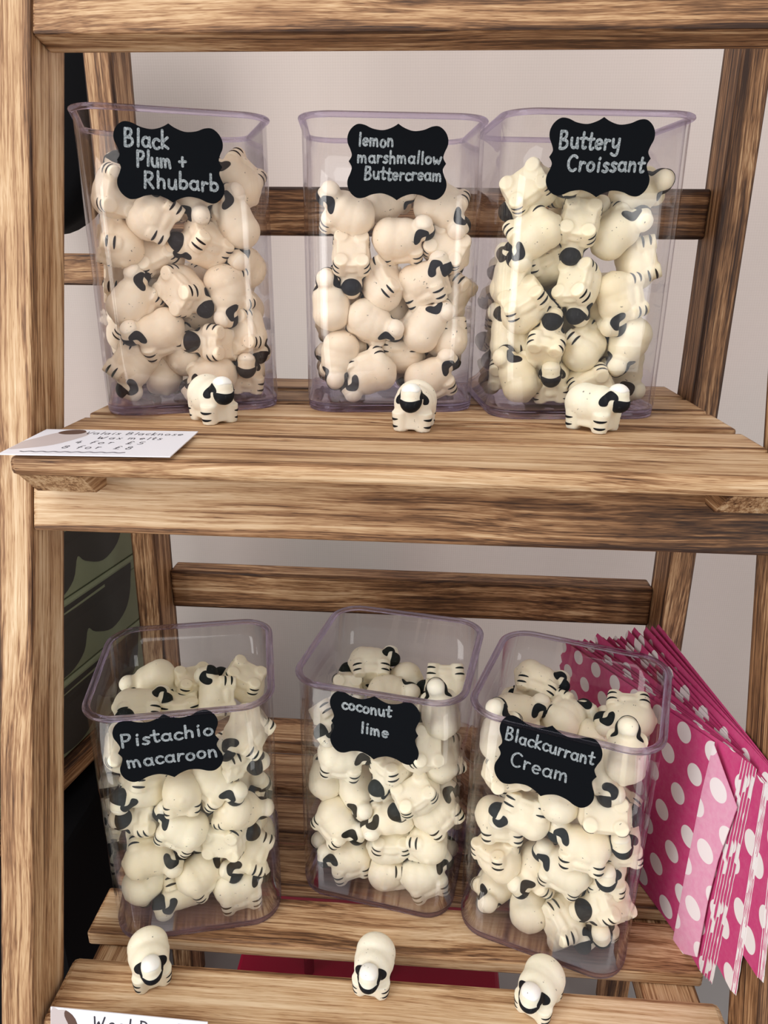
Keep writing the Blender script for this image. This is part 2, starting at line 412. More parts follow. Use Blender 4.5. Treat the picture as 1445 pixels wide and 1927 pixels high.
def sheep_kit(seed):
    me = build_sheep(seed, seed > 2)
    bvh = BVHTree.FromPolygons([v.co for v in me.vertices], [tuple(p.vertices) for p in me.polygons])
    kit = [('body', me)]
    # face: black lower half of the head, seen from the front and a little below
    d = Vector((-1, 0, 0.30)).normalized(); ux = Vector((0, 1, 0)); uy = ux.cross(d).normalized()
    if uy.z < 0: uy = -uy
    org = Vector((0.0125, 0, 0.0152)) - d * 0.03
    face = []
    for i in range(40):
        a = 2 * PI * i / 40; x, y = math.cos(a) * 0.00565, math.sin(a)
        y = y * 0.0022 + 0.0010 * math.cos(a)**2 if y > 0 else y * 0.0056 + 0.0010 * math.cos(a)**2
        face.append((x, y))
    kit.append(('face_patch', patch('face_patch', bvh, flat_rings(face, (0, -0.0005), org, d, ux, uy))))
    d = Vector((-0.45, 0, -1)).normalized(); ux = Vector((0, 1, 0)); uy = ux.cross(d).normalized()
    org = Vector((0.0100, 0, 0.0190)) - d * 0.03
    capo = [(math.cos(2*PI*i/24) * 0.0046, math.sin(2*PI*i/24) * 0.0045 + 0.0003*math.sin(6*PI*i/24)) for i in range(24)]
    cm = patch('wool_cap', bvh, flat_rings(capo, (0, 0), org, d, ux, uy)); cm.materials.clear(); cm.materials.append(WAX)
    kit.append(('wool_cap', cm))
    for sy in (-1, 1):
        d = Vector((0.10, -sy, -0.22)).normalized(); ux = Vector((1, 0, 0)); uy = Vector((0, 0, 1))
        org = Vector((0.0098, 0, 0.0172)) - d * 0.03
        ear = [(-0.0004, 0.0026), (0.0018, 0.0020), (0.0034, 0.0006), (0.0036, -0.0014), (0.0016, -0.0014), (0.0002, -0.0022), (-0.0008, -0.0046), (-0.0024, -0.0050), (-0.0034, -0.0034), (-0.0032, -0.0008), (-0.0022, 0.0014)]
        ear = [(a * 1.12, b * 1.08) for a, b in smooth_loop(ear, 3)]
        kit.append(('ear', patch('ear', bvh, flat_rings(ear, (-0.0006, -0.0006), org, d, ux, uy))))
    for sx in (-1, 1):
        for sy in (-1, 1):
            for z in (0.0060, 0.0024):
                d = Vector((-sx * 0.55, -sy, 0.0)).normalized(); ux = Vector((-d.y, d.x, 0)); uy = Vector((0, 0, 1))
                org = Vector((sx*0.0072-0.0015, sy*0.0054, z)) - d * 0.03
                st = []
                wd = 0.0034 if z > 0.004 else 0.0030
                for i in range(16):
                    a = 2 * PI * i / 16; st.append((math.cos(a) * wd, math.sin(a) * 0.00062 + 0.0004 * math.cos(a)**2))
                kit.append(('leg_stripe', patch('leg_stripe', bvh, flat_rings(st, (0, 0.0001), org, d, ux, uy, (0.0, 0.3, 0.6, 0.93, 1.0)))))
    return kit
def smooth_loop(pts, n):
    out = []; L = len(pts)
    for i in range(L):
        p0, p1, p2, p3 = pts[i-1], pts[i], pts[(i+1) % L], pts[(i+2) % L]
        for k in range(n):
            t = k / n
            out.append(tuple(0.5 * ((2*p1[c]) + (-p0[c]+p2[c])*t + (2*p0[c]-5*p1[c]+4*p2[c]-p3[c])*t*t + (-p0[c]+3*p1[c]-3*p2[c]+p3[c])*t**3) for c in (0, 1)))
    return out
def smooth_open(pts, n):
    out = []; L = len(pts)
    for i in range(L-1):
        p0, p1, p2, p3 = pts[max(i-1, 0)], pts[i], pts[i+1], pts[min(i+2, L-1)]
        for k in range(n):
            t = k / n
            out.append(tuple(0.5 * ((2*p1[c]) + (-p0[c]+p2[c])*t + (2*p0[c]-5*p1[c]+4*p2[c]-p3[c])*t*t + (-p0[c]+3*p1[c]-3*p2[c]+p3[c])*t**3) for c in (0, 1)))
    out.append(tuple(pts[-1])); return out
KITS = [sheep_kit(s) for s in (1, 2, 3, 4, 5, 6)]
SC = 1.0
SHS = 1.10
def place_sheep(mat, color, black, label, group, kit):
    root = bpy.data.objects.new('wax_sheep', kit[0][1]); C.objects.link(root); root.matrix_basis = mat @ Matrix.Diagonal((SHS, SHS, SHS, 1)); root.color = color + (1,)
    tag(root, label, 'wax melt', group)
    for nm, me in kit[1:]:
        o = bpy.data.objects.new(nm, me); C.objects.link(o); o.parent = root; o.color = black + (1,) if nm != 'wool_cap' else ((0.92, 0.89, 0.84, 1) if 'standing' in group else (min(1, color[0]*1.05), min(1, color[1]*1.07), min(1, color[2]*1.13), 1))
    return root

# ------------------------------------------------------------------ jars
def rrect(W, D, r, n=8):
    pts = []
    for sx, sy, a0 in ((1, -1, -90), (1, 1, 0), (-1, 1, 90), (-1, -1, 180)):
        for k in range(n+1):
            a = math.radians(a0 + 90*k/n); pts.append((sx*(W/2-r)+r*math.cos(a), sy*(D/2-r)+r*math.sin(a)))
    return pts
JW, JD, JWB, JDB, JR, JH = 0.105, 0.1029, 0.1009, 0.1030, 0.0186, 0.1602
def jar_dims(z):
    t = z / JH; return JWB + (JW - 0.004 - JWB) * t, JDB + (JD - 0.004 - JDB) * t
def loft(bm, levels, close=False):
    rings = []
    for (W, D, r, z) in levels: rings.append([bm.verts.new((x, y, z)) for x, y in rrect(W, D, r)])
    n = len(rings[0])
    for a, b in zip(rings, rings[1:] + ([rings[0]] if close else [])):
        for i in range(n): bm.faces.new((a[i], a[(i+1) % n], b[(i+1) % n], b[i]))
    return rings
def jar_meshes():
    T = 0.0022; out = {}
    bm = bmesh.new(); lv = []
    zs = (0.0055, 0.05, 0.10, JH - 0.0032)
    for z in zs: W, D = jar_dims(z); lv.append((W, D, JR, z))
    for z in reversed(zs): W, D = jar_dims(z); lv.append((W-2*T, D-2*T, JR-T, z))
    loft(bm, lv, True); out['wall'] = from_bm('jar_wall', bm, True)
    bm = bmesh.new(); lv = []
    for i in range(12):
        a = 2*PI*i/12; off = 0.0022 * math.cos(a); zz = 0.0016 * math.sin(a)
        lv.append((JW - 0.0044 + 2*off, JD - 0.0044 + 2*off, JR - 0.001 + off, JH - 0.0011 + zz - 0.0009))
    loft(bm, lv, True); out['rim'] = from_bm('jar_rim', bm, True)
    bm = bmesh.new()
    W, D = JWB, JDB
    rings = loft(bm, [(W-0.0075, D-0.0075, JR-0.003, 0.0012), (W-0.0055, D-0.0055, JR-0.002, 0.0), (W-0.0020, D-0.0020, JR-0.001, 0.0), (W-0.0008, D-0.0008, JR, 0.0016), (W-0.0006, D-0.0006, JR, 0.0030), (W-0.0022, D-0.0022, JR-0.001, 0.0036), (W-0.0006, D-0.0006, JR, 0.0042), (W-0.0005, D-0.0005, JR, 0.0054), (W-0.006, D-0.006, JR-0.003, 0.0054), (W-0.012, D-0.012, JR-0.005, 0.0044)])
    bm.faces.new(rings[0]); bm.faces.new(rings[-1])
    out['base'] = from_bm('jar_base', bm, True)
    return out
JM = jar_meshes()

# handwriting: strokes of each letter, x-height 0.6, capitals 1.0
def arc(cx, cy, rx, ry, a0, a1, n=9):
    return [(cx + rx*math.cos(math.radians(a0+(a1-a0)*i/(n-1))), cy + ry*math.sin(math.radians(a0+(a1-a0)*i/(n-1)))) for i in range(n)]
GL = {
 'a': (0.56, [arc(.25, .30, .21, .27, 50, 370), [(.46, .56), (.45, .2), (.52, .02)]]),
 'b': (0.54, [[(.08, 1.05), (.08, .05)], arc(.27, .27, .20, .25, 150, -180)]),
 'c': (0.46, [arc(.27, .30, .22, .28, 45, 315)]),
 'd': (0.56, [arc(.25, .28, .20, .26, 30, 360), [(.46, 1.0), (.45, .05)]]),
 'e': (0.52, [[(.06, .30), (.44, .34)] + arc(.26, .31, .20, .27, 20, 310)]),
 'f': (0.42, [arc(.30, .80, .16, .2, 60, 180, 5) + [(.14, .0)], [(.0, .5), (.32, .52)]]),
 'g': (0.54, [arc(.25, .30, .20, .26, 30, 360), [(.45, .55), (.45, -.2), (.3, -.38), (.08, -.3)]]),
 'h': (0.52, [[(.08, 1.0), (.08, .0)], [(.08, .38), (.24, .56), (.40, .42), (.42, .0)]]),
 'i': (0.34, [[(.15, .56), (.16, .02)], [(.15, .80), (.17, .86)]]),
 'k': (0.50, [[(.08, 1.02), (.08, .0)], [(.40, .62), (.10, .28), (.44, .0)]]),
 'l': (0.30, [[(.13, 1.0), (.13, .02)]]),
 'm': (0.78, [[(.06, .58), (.08, .02)], [(.08, .4), (.22, .56), (.34, .42), (.36, .04)], [(.36, .4), (.50, .57), (.62, .42), (.68, .0)]]),
 'n': (0.54, [[(.06, .58), (.08, .02)], [(.08, .38), (.26, .57), (.40, .40), (.44, .0)]]),
 'o': (0.54, [arc(.26, .29, .21, .27, 70, 430, 13)]),
 'p': (0.54, [[(.08, .6), (.09, -.34)], arc(.27, .32, .19, .24, 160, -170)]),
 'r': (0.42, [[(.07, .58), (.08, .02)], [(.08, .34), (.20, .54), (.36, .52)]]),
 's': (0.44, [[(.38, .52), (.22, .58), (.10, .46), (.24, .31), (.36, .16), (.22, .02), (.05, .08)]]),
 't': (0.42, [[(.18, .92), (.18, .12), (.30, .02), (.38, .08)], [(.0, .58), (.38, .60)]]),
 'u': (0.54, [[(.06, .58), (.08, .16), (.24, .02), (.40, .16), (.44, .58)], [(.44, .4), (.48, .02)]]),
 'w': (0.70, [[(.04, .58), (.16, .06), (.32, .40), (.46, .06), (.62, .60)]]),
 'x': (0.46, [[(.05, .56), (.40, .02)], [(.40, .56), (.04, .02)]]),
 'y': (0.54, [[(.06, .58), (.10, .2), (.26, .12), (.42, .24)], [(.46, .60), (.45, -.2), (.28, -.36), (.06, -.26)]]),
 'B': (0.64, [[(.08, 1.0), (.08, .0)], [(.08, .98), (.38, .98), (.44, .76), (.30, .56), (.10, .52)], [(.10, .52), (.46, .46), (.52, .20), (.34, .02), (.08, .0)]]),
 'C': (0.66, [arc(.38, .5, .31, .48, 50, 310, 11)]),
 'D': (0.70, [[(.10, .98), (.08, .0)], [(.06, .98), (.42, .90), (.60, .52), (.42, .08), (.06, .0)]]),
 'L': (0.50, [[(.08, .96), (.10, .1), (.22, .02), (.40, .06)]]),
 'P': (0.58, [[(.08, .98), (.08, -.05)], [(.08, .96), (.40, .94), (.48, .70), (.34, .46), (.10, .44)]]),
 'R': (0.62, [[(.08, 1.0), (.08, .0)], [(.08, .98), (.40, .94), (.46, .70), (.32, .50), (.10, .48)], [(.20, .48), (.52, .0)]]),
 'T': (0.62, [[(.02, .95), (.60, .98)], [(.31, .96), (.30, .0)]]),
 'V': (0.60, [[(.04, .98), (.28, .02), (.56, .98)]]),
 'W': (0.84, [[(.04, .98), (.22, .02), (.40, .62), (.56, .02), (.80, 1.0)]]),
 '+': (0.56, [[(.26, .70), (.26, .12)], [(.04, .40), (.48, .44)]]),
 '4': (0.56, [[(.28, .95), (.16, .64), (.04, .36)], [(.04, .36), (.50, .36)], [(.36, .62), (.36, .0)]]),
 '5': (0.54, [[(.44, .92), (.12, .90), (.10, .55), (.36, .56), (.44, .28), (.28, .03), (.06, .08)]]),
 '8': (0.54, [arc(.27, .72, .16, .20, 90, 450, 12), arc(.27, .27, .20, .25, 90, 450, 12)]),
 '£': (0.60, [[(.50, .80), (.38, .96), (.22, .84), (.22, .2), (.08, .02), (.30, .06), (.54, .02)], [(.08, .48), (.42, .50)]]),
}
def text_strokes(txt, x, y, h, slant=0.0, jit=0.0, seed=0, track=1.0):
    rnd = random.Random(seed); out = []
    for ch in txt:
        if ch == ' ': x += 0.42 * h; continue
        wd, sts = GL[ch]
        dy = rnd.uniform(-jit, jit) * h; rt = rnd.uniform(-jit, jit) * 0.8
        for st in sts:
            q = [(x + (a + slant*b + rt*b) * h, y + dy + b * h) for a, b in st]
            out.append(smooth_open(q, 4) if len(q) > 2 else q)
        x += wd * h * track
    return out, x
def ribbon_mesh(name, strokes, width, z=0.0, dz=0.000012):
    bm = bmesh.new()
    for si, st in enumerate(strokes):
        zz = z + dz * (si % 9); n = len(st); L = []; Rr = []
        for i, (x, y) in enumerate(st):
            a = st[max(i-1, 0)]; b = st[min(i+1, n-1)]; dx, dy = b[0]-a[0], b[1]-a[1]; l = math.hypot(dx, dy) or 1e-9
            nx, ny = -dy/l*width/2, dx/l*width/2
            L.append(bm.verts.new((x+nx, y+ny, zz))); Rr.append(bm.verts.new((x-nx, y-ny, zz)))
        for i in range(n-1): bm.faces.new((L[i], L[i+1], Rr[i+1], Rr[i]))
        for end, (vl, vr) in ((0, (L[0], Rr[0])), (n-1, (Rr[-1], L[-1]))):
            x, y = st[end]; a = math.atan2(vl.co.y-y, vl.co.x-x)
            cap = [bm.verts.new((x+width/2*math.cos(a+PI*k/6), y+width/2*math.sin(a+PI*k/6), zz)) for k in range(1, 6)]
            bm.faces.new([vl] + cap + [vr])
    bm.normal_update()
    for f in bm.faces:
        if f.normal.z < 0: f.normal_flip()
    me = bpy.data.meshes.new(name); bm.to_mesh(me); bm.free(); return me
def label_outline():
    q = [(0.0, 1.0), (.12, .90), (.30, .825), (.50, .86), (.66, .95), (.80, .96), (.92, .84), (.985, .66), (.985, .48), (.93, .30), (.905, .15), (.965, 0.0)]
    s = smooth_open(q, 4)
    top = s[:-1]; Q1 = top
    pts = []
    pts += Q1 + [(0.965, 0)]                                    # right upper
    pts += [(x, -y) for x, y in reversed(Q1[1:])]               # right lower
    pts += [(0, -1)]
    pts += [(-x, -y) for x, y in Q1[1:]] + [(-0.965, 0)]
    pts += [(-x, y) for x, y in reversed(Q1[1:])]
    return pts
def label_mesh(hw, hh, th=0.00018):
    bm = bmesh.new(); o = label_outline(); n = len(o)
    a = [bm.verts.new((x*hw, y*hh, 0)) for x, y in o]; b = [bm.verts.new((x*hw, y*hh, th)) for x, y in o]
    c0 = bm.verts.new((0, 0, 0)); c1 = bm.verts.new((0, 0, th))
    for i in range(n):
        j = (i+1) % n
        bm.faces.new((c1, b[i], b[j])); bm.faces.new((c0, a[j], a[i])); bm.faces.new((a[i], a[j], b[j], b[i]))
    return from_bm('jar_label', bm)

# each jar: name, x, y, turn, shelf, label box in the photo (centre, width, height, tilt), lines of writing (text, x, y, h in label units)
JARS = [
 dict(k='rhubarb', x=-0.1558, y=0.4586, t=0.3771, z=Z1, lab=((321, 308), 206, 148, -4), lw=4.6,
      text=[('Black', -.82, .36, .56), ('Plum +', -.62, -.10, .50), ('Rhubarb', -.52, -.64, .54)], word='Black Plum + Rhubarb', place='left jar on the upper tier'),
 dict(k='marshmallow', x=-0.0292, y=0.4757, t=0.1227, z=Z1, lab=((748, 306), 190, 144, -1.5), lw=4.6,
      text=[('lemon', -.78, .40, .44), ('marshmallow', -.80, -.02, .42), ('Buttercream', -.66, -.46, .44)], word='Lemon Marshmallow Buttercream', place='middle jar on the upper tier'),
 dict(k='croissant', x=0.0790, y=0.4684, t=0.1227, z=Z1, lab=((1129, 297), 198, 150, -1), lw=5,
      text=[('Buttery', -.80, .22, .56), ('Croissant', -.62, -.34, .52)], word='Buttery Croissant', place='right jar on the upper tier'),
 dict(k='pistachio', x=-0.1423, y=0.3676, t=0.2346, z=Z2, lab=((318, 1404), 199, 120, 8), lw=5,
      text=[('Pistachio', -.88, .18, .50), ('macaroon', -.84, -.52, .52)], word='Pistachio macaroon', place='left jar on the lower tier'),
 dict(k='coconut', x=-0.0180, y=0.3951, t=-0.1845, z=Z2, lab=((704, 1370), 172, 120, -10), lw=4,
      text=[('coconut', -.72, .44, .44), ('lime', -.30, -.22, .46)], word='coconut lime', place='middle jar on the lower tier'),
 dict(k='blackcurrant', x=0.0885, y=0.3655, t=-0.3299, z=Z2, lab=((1028, 1433), 200, 138, -17), lw=5,
      text=[('Blackcurrant', -.86, .28, .46), ('Cream', -.70, -.40, .54)], word='Blackcurrant Cream', place='right jar on the lower tier'),
]
for J in JARS:
    root = empty('storage_jar', (J['x'], J['y'], J['z']), 'tall clear square plastic jar with black sticker reading %s' % J['word'], 'jar', 'clear jars of wax sheep')
    J['M'] = Matrix.Translation((J['x'], J['y'], J['z'] + 0.0002)) @ Matrix.Rotation(J['t'], 4, 'Z')
    for nm, key, mt in (('wall', 'wall', ACR), ('rim', 'rim', ACE), ('base', 'base', ACE)):
        mobj(nm, JM[key], mt, root, J['M'])
    # front face plane
    W, D = jar_dims(0.11); tilt = math.atan2((JD - 0.004 - JDB)/2, JH)
    n = J['M'].to_3x3() @ Vector((0, -1, 0)); ux = J['M'].to_3x3() @ Vector((1, 0, 0)); uz = Vector((0, 0, 1))
    p0 = J['M'] @ Vector((0, -D/2 - 0.00025, 0.11))
    J['p0'] = p0; J['n'] = n
    (cx, cy), wpx, hpx, ang = J['lab']
    c = onplane(cx, cy, p0, n)
    a = math.radians(ang); ra = Vector((math.cos(a), math.sin(a)))
    e1 = (onplane(cx + wpx/2*ra.x, cy - wpx/2*ra.y, p0, n) - onplane(cx - wpx/2*ra.x, cy + wpx/2*ra.y, p0, n))
    e2 = (onplane(cx, cy - hpx/2, p0, n) - onplane(cx, cy + hpx/2, p0, n))
    hw, hh = e1.length/2, e2.length/2
    X = e1.normalized(); Y = n.cross(X).normalized()
    Y = Y if Y.z > 0 else -Y
    m = Matrix((( X.x, Y.x, n.x, c.x), (X.y, Y.y, n.y, c.y), (X.z, Y.z, n.z, c.z), (0, 0, 0, 1)))
    lab = mobj('label', label_mesh(hw, hh), BLACKBOARD, root, m)
    st = []
    for i, (t, x, y, h) in enumerate(J['text']):
        s_, _ = text_strokes(t, 0, y*hh, h*hh*0.76, 0.05, 0.05, i*7 + len(t), 1.16)
        wtot = max(q[0] for k_ in s_ for q in k_)
        maxw = (0.86 - x) * hw; f = min(1.0, maxw / wtot) if t not in ('Blackcurrant', 'marshmallow', 'Buttercream', 'Rhubarb', 'Croissant', 'Pistachio', 'macaroon') else maxw / wtot
        st += [[(x*hw + q[0]*f, q[1]) for q in k_] for k_ in s_]
    lt = bpy.data.objects.new('lettering', ribbon_mesh('lettering', st, 0.00118 if J['k'] in ('marshmallow', 'blackcurrant') else 0.0014, 0.00024)); C.objects.link(lt)
    lt.data.materials.append(CHALK); lt.parent = lab; lt['label'] = 'grey chalk pen handwriting'

# ------------------------------------------------------------------ sheep in the jars
# (x, y in a zoomed crop, head angle in the picture, roll, tilt to the viewer, depth behind the front wall in mm); roll 0 = back to the viewer
def crop(o, s): return lambda x, y: (o[0] + x/s, o[1] + y/s)
cA, c3, c4 = crop((0, 0), 2.0), crop((550, 190), 3.803), crop((550, 480), 3.803)
c5, c6 = crop((900, 180), 3.284), crop((880, 480), 3.44)
d1, d2 = crop((130, 1140), 3.44), crop((130, 1440), 3.44)
e1c, e2c = crop((540, 1120), 3.705), crop((540, 1430), 3.705)
f1, f2 = crop((860, 1160), 3.284), crop((850, 1480), 3.44)
T = 'top'
PL = {
 'rhubarb': [(cA, 405, 715, 80, 160, 0, 0), (cA, 575, 820, 60, 90, 0, 0), (cA, 745, 765, -80, 15, 15, 0), (cA, 905, 850, 115, -50, 0, 0), (cA, 930, 690, 140, 40, 0, 4),
   (cA, 440, 905, 90, -100, -40, 0), (cA, 765, 905, 165, 130, 30, 2), (cA, 590, 985, -150, 150, 0, 4), (cA, 425, 1040, 90, -90, -30, 6), (cA, 495, 1165, 60, 55, 0, 0),
   (cA, 710, 1075, -45, 150, 30, 2), (cA, 865, 1085, -75, -45, 0, 0), (cA, 975, 1015, 140, 0, 50, 14), (cA, 975, 1165, 150, 0, 50, 14), (cA, 750, 1215, 180, 120, 0, 4),
   (cA, 535, 1310, 205, -50, 0, 0), (cA, 690, 1315, 45, -90, -40, 8), (cA, 835, 1310, 180, 180, 50, 2), (cA, 955, 1265, -70, 150, 10, 8), (cA, 945, 1430, -90, 0, 75, 0),
   (cA, 755, 1430, 200, 50, 0, 0), (cA, 600, 1450, 100, 0, -20, 4), (cA, 475, 1450, -120, 90, 0, 2), (cA, 615, 1145, 90, 0, 0, 16)],
 'marshmallow': [(c3, 360, 800, 155, -45, 0, 0), (c3, 670, 790, 20, 0, 0, 8), (c3, 1100, 820, -30, -40, 0, 0), (c3, 780, 985, 5, 45, 0, 0), (c3, 1170, 1070, 150, 160, 0, 3),
   (c4, 410, 60, -90, 180, 35, 0), (c4, 280, 330, 95, 15, 0, 1), (c4, 640, 205, 120, 120, -20, 5), (c4, 930, 190, 20, 80, 20, 2), (c4, 570, 470, -30, 25, 0, 0),
   (c4, 970, 480, 55, -40, 0, 0), (c4, 1180, 610, 180, 90, -50, 2), (c4, 325, 740, -100, 0, 0, 0), (c4, 715, 750, 180, 110, 0, 5), (c4, 600, 910, 200, 60, 0, 0),
   (c4, 1000, 880, 25, 50, 0, 0), (c4, 1180, 320, 60, 120, 0, 14), (c4, 740, 390, 100, -60, 0, 18), (c4, 490, 700, 0, 0, 70, 20)],
 'croissant': [(c5, 270, 595, -150, 150, 0, 0), (c5, 560, 640, 180, 0, 50, 14), (c5, 700, 690, 0, 20, 0, 8), (c5, 920, 680, 20, 0, 0, 6), (c5, 345, 870, 215, 55, 0, 0),
   (c5, 640, 850, -105, 180, 35, 0), (c5, 930, 860, 35, -35, 0, 0), (c5, 1085, 985, 100, 90, 0, 5), (c5, 430, 1030, 200, 120, 0, 8), (c6, 700, 200, -105, 150, 28, 0),
   (c6, 970, 300, -80, -60, 0, 0), (c6, 400, 335, 30, -130, 0, 2), (c6, 840, 400, -60, 0, 0, 14), (c6, 500, 560, 75, 180, 50, 2), (c6, 810, 610, 45, -90, -45, 3),
   (c6, 1070, 610, -115, 0, 0, 0), (c6, 270, 800, 110, 40, 0, 0), (c6, 505, 850, -90, 0, 72, 1), (c6, 790, 840, 25, 150, 0, 0), (c6, 1030, 880, -90, 60, 0, 8),
   (c6, 650, 690, 90, 0, 0, 20), (c6, 690, 540, 0, 60, 0, 18), (c6, 200, 560, 90, 90, 0, 12), (c6, 200, 220, 80, 120, 0, 14)],
 'pistachio': [(d1, 440, 490, 200, -30, -20, T), (d1, 750, 420, 188, 140, 20, T), (d1, 1110, 490, 150, 140, 0, T), (d1, 700, 570, 180, 120, 0, T), (d1, 905, 590, 90, 90, 0, T), (d1, 500, 680, 0, 120, 0, T),
   (d1, 260, 950, 88, 175, 0, 0), (d1, 1150, 850, -120, -70, 10, 0), (d1, 1195, 1065, -50, 120, 30, 3), (d2, 390, 220, 185, 120, 30, 0), (d2, 740, 180, 90, 0, -60, 1),
   (d2, 1000, 200, -50, 40, 0, 0), (d2, 1210, 255, 0, 0, -50, 3), (d2, 400, 390, 175, 180, 50, 1), (d2, 690, 430, 150, -35, 0, 0), (d2, 1050, 470, -10, 140, 20, 0),
   (d2, 480, 640, 0, -70, 0, 0), (d2, 860, 590, -20, 0, 30, 12), (d2, 850, 740, 35, 40, 0, 0), (d2, 500, 830, 35, 15, 0, 0), (d2, 1170, 640, -110, -80, 0, 0),
   (d2, 700, 970, 195, 100, 20, 0), (d2, 1060, 885, 8, 50, 0, 0), (d2, 330, 500, 100, 120, 0, 12)],
 'coconut': [(e1c, 400, 540, 90, 180, 0, T), (e1c, 580, 510, 0, 120, 0, T), (e1c, 700, 450, 130, 60, 0, T), (e1c, 930, 540, -65, 0, 0, T), (e1c, 1170, 570, 180, 90, 0, T), (e1c, 720, 655, 0, 0, 0, T),
   (e1c, 290, 900, -150, 90, 30, 1), (e1c, 390, 1130, -12, 45, 0, 0), (e1c, 1010, 1010, 90, 150, 0, 0), (e1c, 1170, 960, 100, 0, 0, 4), (e2c, 720, 110, -140, 150, 30, 1),
   (e2c, 450, 210, -80, 20, 0, 10), (e2c, 220, 130, 80, 0, 0, 10), (e2c, 900, 260, -150, 160, 0, 0), (e2c, 365, 420, -50, 45, 0, 0), (e2c, 700, 430, 190, 60, 0, 0),
   (e2c, 740, 605, 0, -150, 0, 5), (e2c, 1030, 600, 80, -80, -30, 1), (e2c, 330, 610, 180, 0, 10, 10), (e2c, 400, 750, 195, -50, 0, 0), (e2c, 690, 790, 90, 90, -30, 1),
   (e2c, 970, 860, 20, 50, 0, 0), (e2c, 1060, 400, 40, 60, 0, 12), (e2c, 1150, 110, 100, 60, 0, 12)],
 'blackcurrant': [(f1, 430, 360, -20, 120, 0, T), (f1, 440, 535, 100, 80, -20, T), (f1, 690, 480, -60, 0, 0, T), (f1, 690, 640, 45, -60, -40, T), (f1, 850, 620, 30, 80, -40, T), (f1, 1110, 715, 180, 60, 0, T), (f1, 260, 570, 0, 60, 0, T),
   (f1, 180, 760, 90, 20, 0, 0), (f1, 280, 960, 10, 170, 0, 0), (f1, 1080, 930, 85, 0, 0, 0), (f1, 900, 950, -80, 90, 0, 5), (f2, 275, 215, 0, 60, 0, 0),
   (f2, 500, 200, 165, 110, 0, 0), (f2, 670, 70, 90, 0, 0, 2), (f2, 1000, 200, 0, 175, 0, 0), (f2, 260, 460, 150, 150, -30, 2), (f2, 840, 370, 175, -60, 0, 0),
   (f2, 500, 620, -115, -45, 0, 0), (f2, 730, 525, 160, -35, 0, 2), (f2, 235, 700, -130, 20, 10, 0), (f2, 790, 690, 180, 60, -30, 6), (f2, 1020, 660, -90, 0, 45, 0),
   (f2, 920, 800, 200, 180, 50, 5), (f2, 490, 890, 90, 0, -10, 0), (f2, 740, 920, -60, 120, 0, 0), (f2, 990, 950, -80, 0, 20, 0), (f2, 1110, 410, -80, 0, 50, 10)],
}
TINT = {'rhubarb': (0.82, 0.68, 0.52), 'marshmallow': (0.84, 0.72, 0.57), 'croissant': (0.84, 0.76, 0.55), 'pistachio': (0.84, 0.78, 0.58), 'coconut': (0.86, 0.81, 0.64), 'blackcurrant': (0.85, 0.78, 0.60)}
INKC = {'rhubarb': (0.020, 0.013, 0.014), 'marshmallow': (0.014, 0.014, 0.020), 'croissant': (0.012, 0.012, 0.014), 'pistachio': (0.012, 0.015, 0.014), 'coconut': (0.012, 0.016, 0.014), 'blackcurrant': (0.010, 0.014, 0.016)}
BALLS = tuple((Vector(c) * 1.10, r * 1.10 * 0.95) for c, r in (((-0.0070, 0, 0.0116), 0.0090), ((0.0015, 0, 0.0112), 0.0087), ((0.0106, 0, 0.0168), 0.0056), ((-0.0015, 0, 0.0045), 0.0062)))
CEN = Vector((-0.001, 0, 0.0115)) * 1.10
def basis(H, U):
    Yv = U.cross(H)
    return Matrix(((H.x, Yv.x, U.x), (H.y, Yv.y, U.y), (H.z, Yv.z, U.z)))
DIRS = ['right', 'upper right', 'up', 'upper left', 'left', 'lower left', 'down', 'lower right']
used_labels = set()
FILLER = {'rhubarb': 0.098, 'marshmallow': 0.100, 'croissant': 0.100, 'pistachio': 0.118, 'coconut': 0.110, 'blackcurrant': 0.118}
